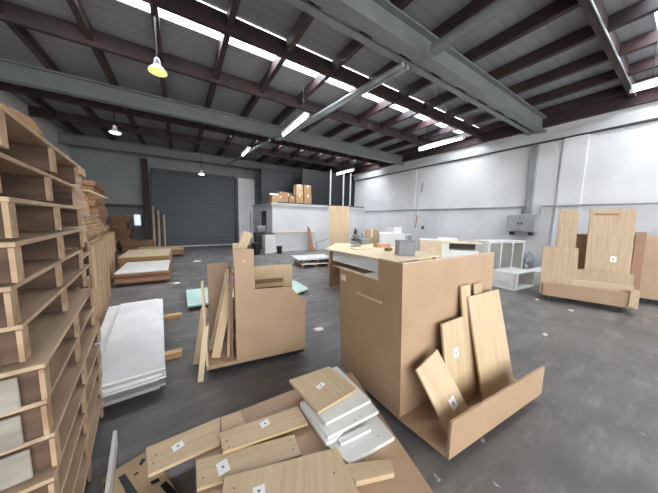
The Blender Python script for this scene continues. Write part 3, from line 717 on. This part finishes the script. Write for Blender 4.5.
for x in (-.2, .66):
    for y in (.08, .52): MB().tube((x, y - .015, .04), (x, y + .015, .04), .04).box((x - .02, y - .02, .04), (x + .02, y + .02, .09)).build('caster', 'black', t2)
MB().box((-.26, .02, .05), (.74, .6, .0895)).build('under_frame', 'black', t2)
# oak panel with slots behind
mwp = TL
t = thing('slotted_panel', 'oak panel with two horizontal slots behind the stepped counter', 'board', ll(.2, .66, 0), lang)
sp = MB(); sp.box((0, 0, .0), (.58, .022, .62)).box((0, 0, .62), (.08, .022, .98)).box((.45, 0, .62), (.58, .022, .98)).box((.08, 0, .80), (.45, .022, .98)).box((.08, 0, .69), (.45, .022, .735))
sp.build('panel', 'oak', t); MB().box((.075, .0225, .61), (.455, .03, .81)).build('slot_backing', 'mdf_dark', t)
GL = 'boards leaning at the stepped counter'
def lb(label, bl, tl, width, vb, vt, th, m, zb=.129, name='oak_board', wdir=None):
    p0 = onp(*bl, ll(0, vb, 0), LN); p0.z = zb; p2 = onp(*tl, ll(0, vt, 0), LN)
    p1 = p0 + (wdir or lx) * width
    return board(name, label, 'board', p0, p1, p2, th, m, GL)
# upright brown divider panels (edge-on, running back)
def upr(label, x, y0, y1, z0, z1, tilt, m, name='brown_panel'):
    p0 = ll(x, y0, z0); p1 = ll(x, y1, z0); p2 = ll(x + tilt, y0, z1)
    return board(name, label, 'board', p0, p1, p2, .018, m, GL)
upr('brown upright panel right behind the tall part of the stepped counter', -.03, .06, .5, .129, 1.05, 0.01, 'mdf_dark')
board('brown_panel', 'tan upright back panel left of the stepped counter', 'board', ll(-.27, .56, .129), ll(-.04, .56, .129), ll(-.27, .58, 1.06), .02, 'mdf', GL)
def lb_(label, x0, w_, y0, x1, y1, z1, m, z0=.129, name='oak_board', th=.018):
    p = ll(x0, y0, z0); r = ll(x1, y1, z1); d = (r - p).normalized()
    xv = (lx - d * lx.dot(d)).normalized(); p.z += max(0, -xv.z * w_); r.z += max(0, -xv.z * w_); q = p + xv * w_
    return board(name, label, 'board', p, q, r, th, m, GL)
lb_('pale board tilted to the right, inner one beside the stepped counter', -.27, .085, .3, -.07, .42, 1.0, 'edge')
lb_('pale board tilted to the right, outer one beside the stepped counter', -.24, .085, .12, -.08, .22, .88, 'oak')
lb_('slim dark-edged board tucked upright by the tall part of the stepped counter', -.09, .03, .1, -.05, .2, .95, 'oak_dull')
upr('pale slim board edge at the left edge of the dolly', -.262, .0, .12, .129, .98, -.02, 'edge', 'oak_board')
lb_('short oak board propped on the floor outside the dolly, nearest', -.36, .05, -.03, -.295, -.01, .55, 'edge', .001)
lb_('short oak board propped on the floor outside the dolly, farther', -.43, .06, .3, -.33, .32, .62, 'oak', .001)
board('oak_board', 'short pale board standing up behind the left of the tall part', 'board', ll(.0, .24, 1.03), ll(.07, .24, 1.03), ll(.0, .26, 1.33), .02, 'edge', GL)
board('oak_board', 'wide oak board slanting up highest above the tall part of the stepped counter', 'board', ll(.03, .22, 1.27), ll(.12, .22, 1.23), ll(.12, .24, 1.47), .02, 'oak', GL)
board('oak_board', 'oak upright supporting the slanting boards behind the tall part', 'board', ll(.0, .265, .129), ll(.12, .265, .129), ll(.02, .275, 1.28), .02, 'oak_dull', GL)

# mint boards on the floor
def flatboard(name, label, cat, pts, z0, z1, m, parent=None, group=None):
    o = MB().prism(pts, 0, z1 - z0).build(name, m, None, .0015); o.location = (0, 0, z0); return tag(o, label, cat, group)
t = thing('mint_stack', 'mint green boards on a low bearer left of the stepped counter', 'boards', (.05, 4.5, 0))
MB().box((0.02, .08, 0), (.7, .9, .07)).build('bearer', 'dark_stuff', t); MB().box((0, 0, .07), (.85, 1.05, .1)).build('mint_sheet', 'mint', t, .002)
t = thing('mint_stack', 'mint green board corner showing right of the stepped counter', 'boards', (1.5, 4.45, 0), -.1)
MB().box((0, .05, 0), (.7, .7, .04)).build('bearer', 'dark_stuff', t); MB().prism([(0, 0), (.42, -.1), (.86, .2), (.8, .95), (0, .95)], .04, .07).build('mint_sheet', 'mint', t)

# ------------------------------------------------------------ foreground table of boards
zb = .16
def q4(z, *px): return [fl(*p, z) for p in px]
c = q4(zb, (185, 433), (290, 392), (366, 378), (432, 493))
t = thing('carrier_board', 'big tan board on blocks in the foreground carrying the cut pieces', 'board', (0, 0, 0))
poly = [fl(*p, zb) for p in ((195, 428), (290, 391), (352, 372), (434, 493), (462, 540), (470, 600), (197, 600))]
MB().prism([(p.x, p.y) for p in poly], zb - .02, zb).build('sheet', 'mdf', t)
for x in (.02, .8): MB().box((x, .62, 0), (x + .1, 1.5, zb - .021)).build('block', 'black', t)
def fq(label, quad, z, th, m, name='oak_board', stick=None, holes=(), group='cut pieces on the foreground board', sr=(.06, .05)):
    # quad in order near-left, near-right, far-right, far-left, all at height z on the top face
    P = [fl(*p, z) for p in quad]; x = (P[1] - P[0]).normalized(); zv = Vector((0, 0, 1)); y = zv.cross(x)
    mw = Matrix((x, y, zv)).transposed().to_4x4(); mw.translation = P[0]; inv = mw.inverted()
    L = [inv @ p for p in P]
    o = MB().prism([(p.x, p.y) for p in L], -th, 0).build(name, m, None, .0015); o.matrix_world = mw
    tag(o, label, 'board', group)
    def put(px, a, b, nm, mt, par, h=.001, rz=.3):
        c = inv @ fl(*px, z); T_ = Matrix.Translation((c.x, c.y, 0)) @ Matrix.Rotation(rz, 4, 'Z')
        return MB().box((-a / 2, -b / 2, h - .001), (a / 2, b / 2, h), T_).build(nm, mt, par)
    if stick:
        k = put(stick, sr[0], sr[1], 'paper_label', 'sticker', o); k['label'] = 'white paper label'
        put(stick, .013, .010, 'printed_mark', 'dark_steel', k, .0016)
    for hpx in holes: put(hpx, .007, .007, 'dowel_hole', 'rubber', o)
    return o
fq('long oak piece reaching furthest left, with white label', [(148, 475), (220, 443), (220, 417), (145.7, 447.7)], .182, .02, 'oak_x', stick=(178, 446), holes=((153, 463), (156, 455)))
fq('oak piece lying just behind and between the two labelled pieces at the back', [(196, 440), (224, 431), (241, 410), (199, 424)], .182 + .019, .018, 'oak_x') if False else None
fq('plain oak piece half hidden between the two labelled pieces at the back', [(222, 440), (247, 428), (240, 410.5), (221, 417)], .181, .019, 'oak_x')
fq('oak piece with white label, farthest back of the foreground pieces', [(223, 452), (308, 423), (298, 406), (219, 433)], .203, .019, 'oak_x', stick=(265, 423.5), holes=((227, 441), (229, 447)))
fq('oak piece lying across the middle with a white label', [(197, 489), (301, 454.5), (294, 434), (196, 460)], .183, .02, 'oak_x', stick=(223, 467), holes=((203, 478), (293, 449), (290, 440)), sr=(.06, .08))
fq('largest oak piece in front, cut off by the bottom of the photo', [(216, 560), (385, 545), (337, 447), (224, 477)], .205, .02, 'oak', stick=(259, 491), holes=((334, 473), (234, 488)))
fq('small oak block piece right of the largest one', [(356, 482), (394.6, 473), (390, 459), (342, 464)], .195, .032, 'oak_x')
def wq(label, z, th, quad, m='white_lam', name='white_board', **k): return fq(label, quad, z, th, m, name, group='white boards in the foreground pile', **k)
wq('widest white board at the bottom of the foreground pile', .186, .025, [(349, 463.5), (394.6, 437), (377, 415), (330, 415), (303, 410), (328, 446)], holes=((378, 436),))
wq('narrow white batten on the bottom white board', .207, .02, [(341, 444), (371, 429), (368, 424), (337, 438)])
wq('white board third from the top of the foreground pile', .235, .022, [(328, 437), (378.7, 411), (352, 382), (300, 402)], holes=((355, 420), (360, 416)))
wq('white board second from the top of the foreground pile', .262, .022, [(326, 423), (371, 400), (337, 366), (294, 384)])
wq('oak-faced panel with white label on top of the white pile', .288, .022, [(318, 412), (357, 389), (329.4, 366), (289, 380)], 'oak', 'oak_board', stick=(320.7, 385.6), sr=(.08, .04))
wq('white board fourth from the top, set back under the pile', .212, .0255, [(326, 443), (338, 437), (352, 421), (330, 398), (300, 405)])

# perforated cardboard sheet at lower left
zc = .03
cp = [fl(102, 478, zc), fl(145, 452, zc), fl(158, 462, zc), fl(182, 500, zc), fl(180, 560, zc), fl(104, 560, zc)]
t = thing('punched_board', 'tan punched sheet with dark slots lying on the floor at lower left', 'board', (0, 0, 0))
MB().prism([(p.x, p.y) for p in cp], .005, zc).build('sheet', 'card_pale', t)
for a in (((104, 492), (114, 483), (112, 477.5), (103, 484.5)), ((128, 497), (138, 493), (125, 473.5), (118, 477.5)), ((134.5, 476), (139, 473), (137.5, 472), (133.5, 474.5)), ((139, 464), (141, 466), (146, 459), (142, 458.5)), ((160, 486), (166, 481), (177, 492), (170, 497)), ((150, 482), (158, 478), (160, 481), (152, 485))):
    ps = [fl(*p, zc) for p in a]; MB().prism([(p.x, p.y) for p in ps], zc, zc + .0012).build('slot', 'black', t)

# paper scraps on the floor
for i, (px, py, s, lab) in enumerate(((318, 331, .07, 'crumpled white paper scrap on the floor between the two counters'), (571, 311, .05, 'white paper scrap on the floor near the right trolley'), (197, 262, .12, 'flat white scrap on the floor before the roller door'),
                                     (545, 335, .04, 'white scrap on the open floor beyond the tray'), (176, 284, .07, 'white scrap beside the low floor stack with white top'), (537, 300, .04, 'small white scrap left of the right trolley'))):
    p = fl(px, py); crumple('paper_scrap', lab, 'paper', (p.x, p.y, 0), (s, s * .7, s * .25), 'paper', 30 + i, 'paper scraps on the floor')

# ------------------------------------------------------------ world, camera, view
w = bpy.data.worlds.new('World'); S.world = w; w.use_nodes = True
bg = w.node_tree.nodes['Background']; bg.inputs[0].default_value = (.97, .985, 1, 1); bg.inputs[1].default_value = 3.0
def area(loc, rot, sx, sy, e, col=(.98, .99, 1)):
    l = bpy.data.lights.new('daylight_fill', 'AREA'); l.shape = 'RECTANGLE'; l.size = sx; l.size_y = sy; l.energy = e; l.color = col
    o = bpy.data.objects.new('daylight_fill', l); C.objects.link(o); o.location = loc; o.rotation_euler = rot; return o
# daylight above each translucent strip
for x, y, w_, e in ((7.5, .4, 3.8, 260), (2.7, 4.99, 12.5, 800), (5.2, 10.2, 8, 560)): area((x, y, 5.3), (0, 0, 0), w_, .65, e)
# soft fill lamp added at the presumed open front behind the camera
area((2.8, YF - .1, 2.4), (math.radians(90), 0, 0), 12, 4.4, 380)

cam = bpy.data.cameras.new('Camera'); co = bpy.data.objects.new('Camera', cam); C.objects.link(co)
cam.sensor_fit = 'HORIZONTAL'; cam.sensor_width = 36; cam.lens = F / 658 * 36; cam.clip_start = .02
mw = RM.to_4x4(); mw.translation = EYE; co.matrix_world = mw
S.camera = co
S.view_settings.view_transform = 'Standard'; S.view_settings.look = 'None'; S.view_settings.gamma = 1; S.view_settings.exposure = 0.12
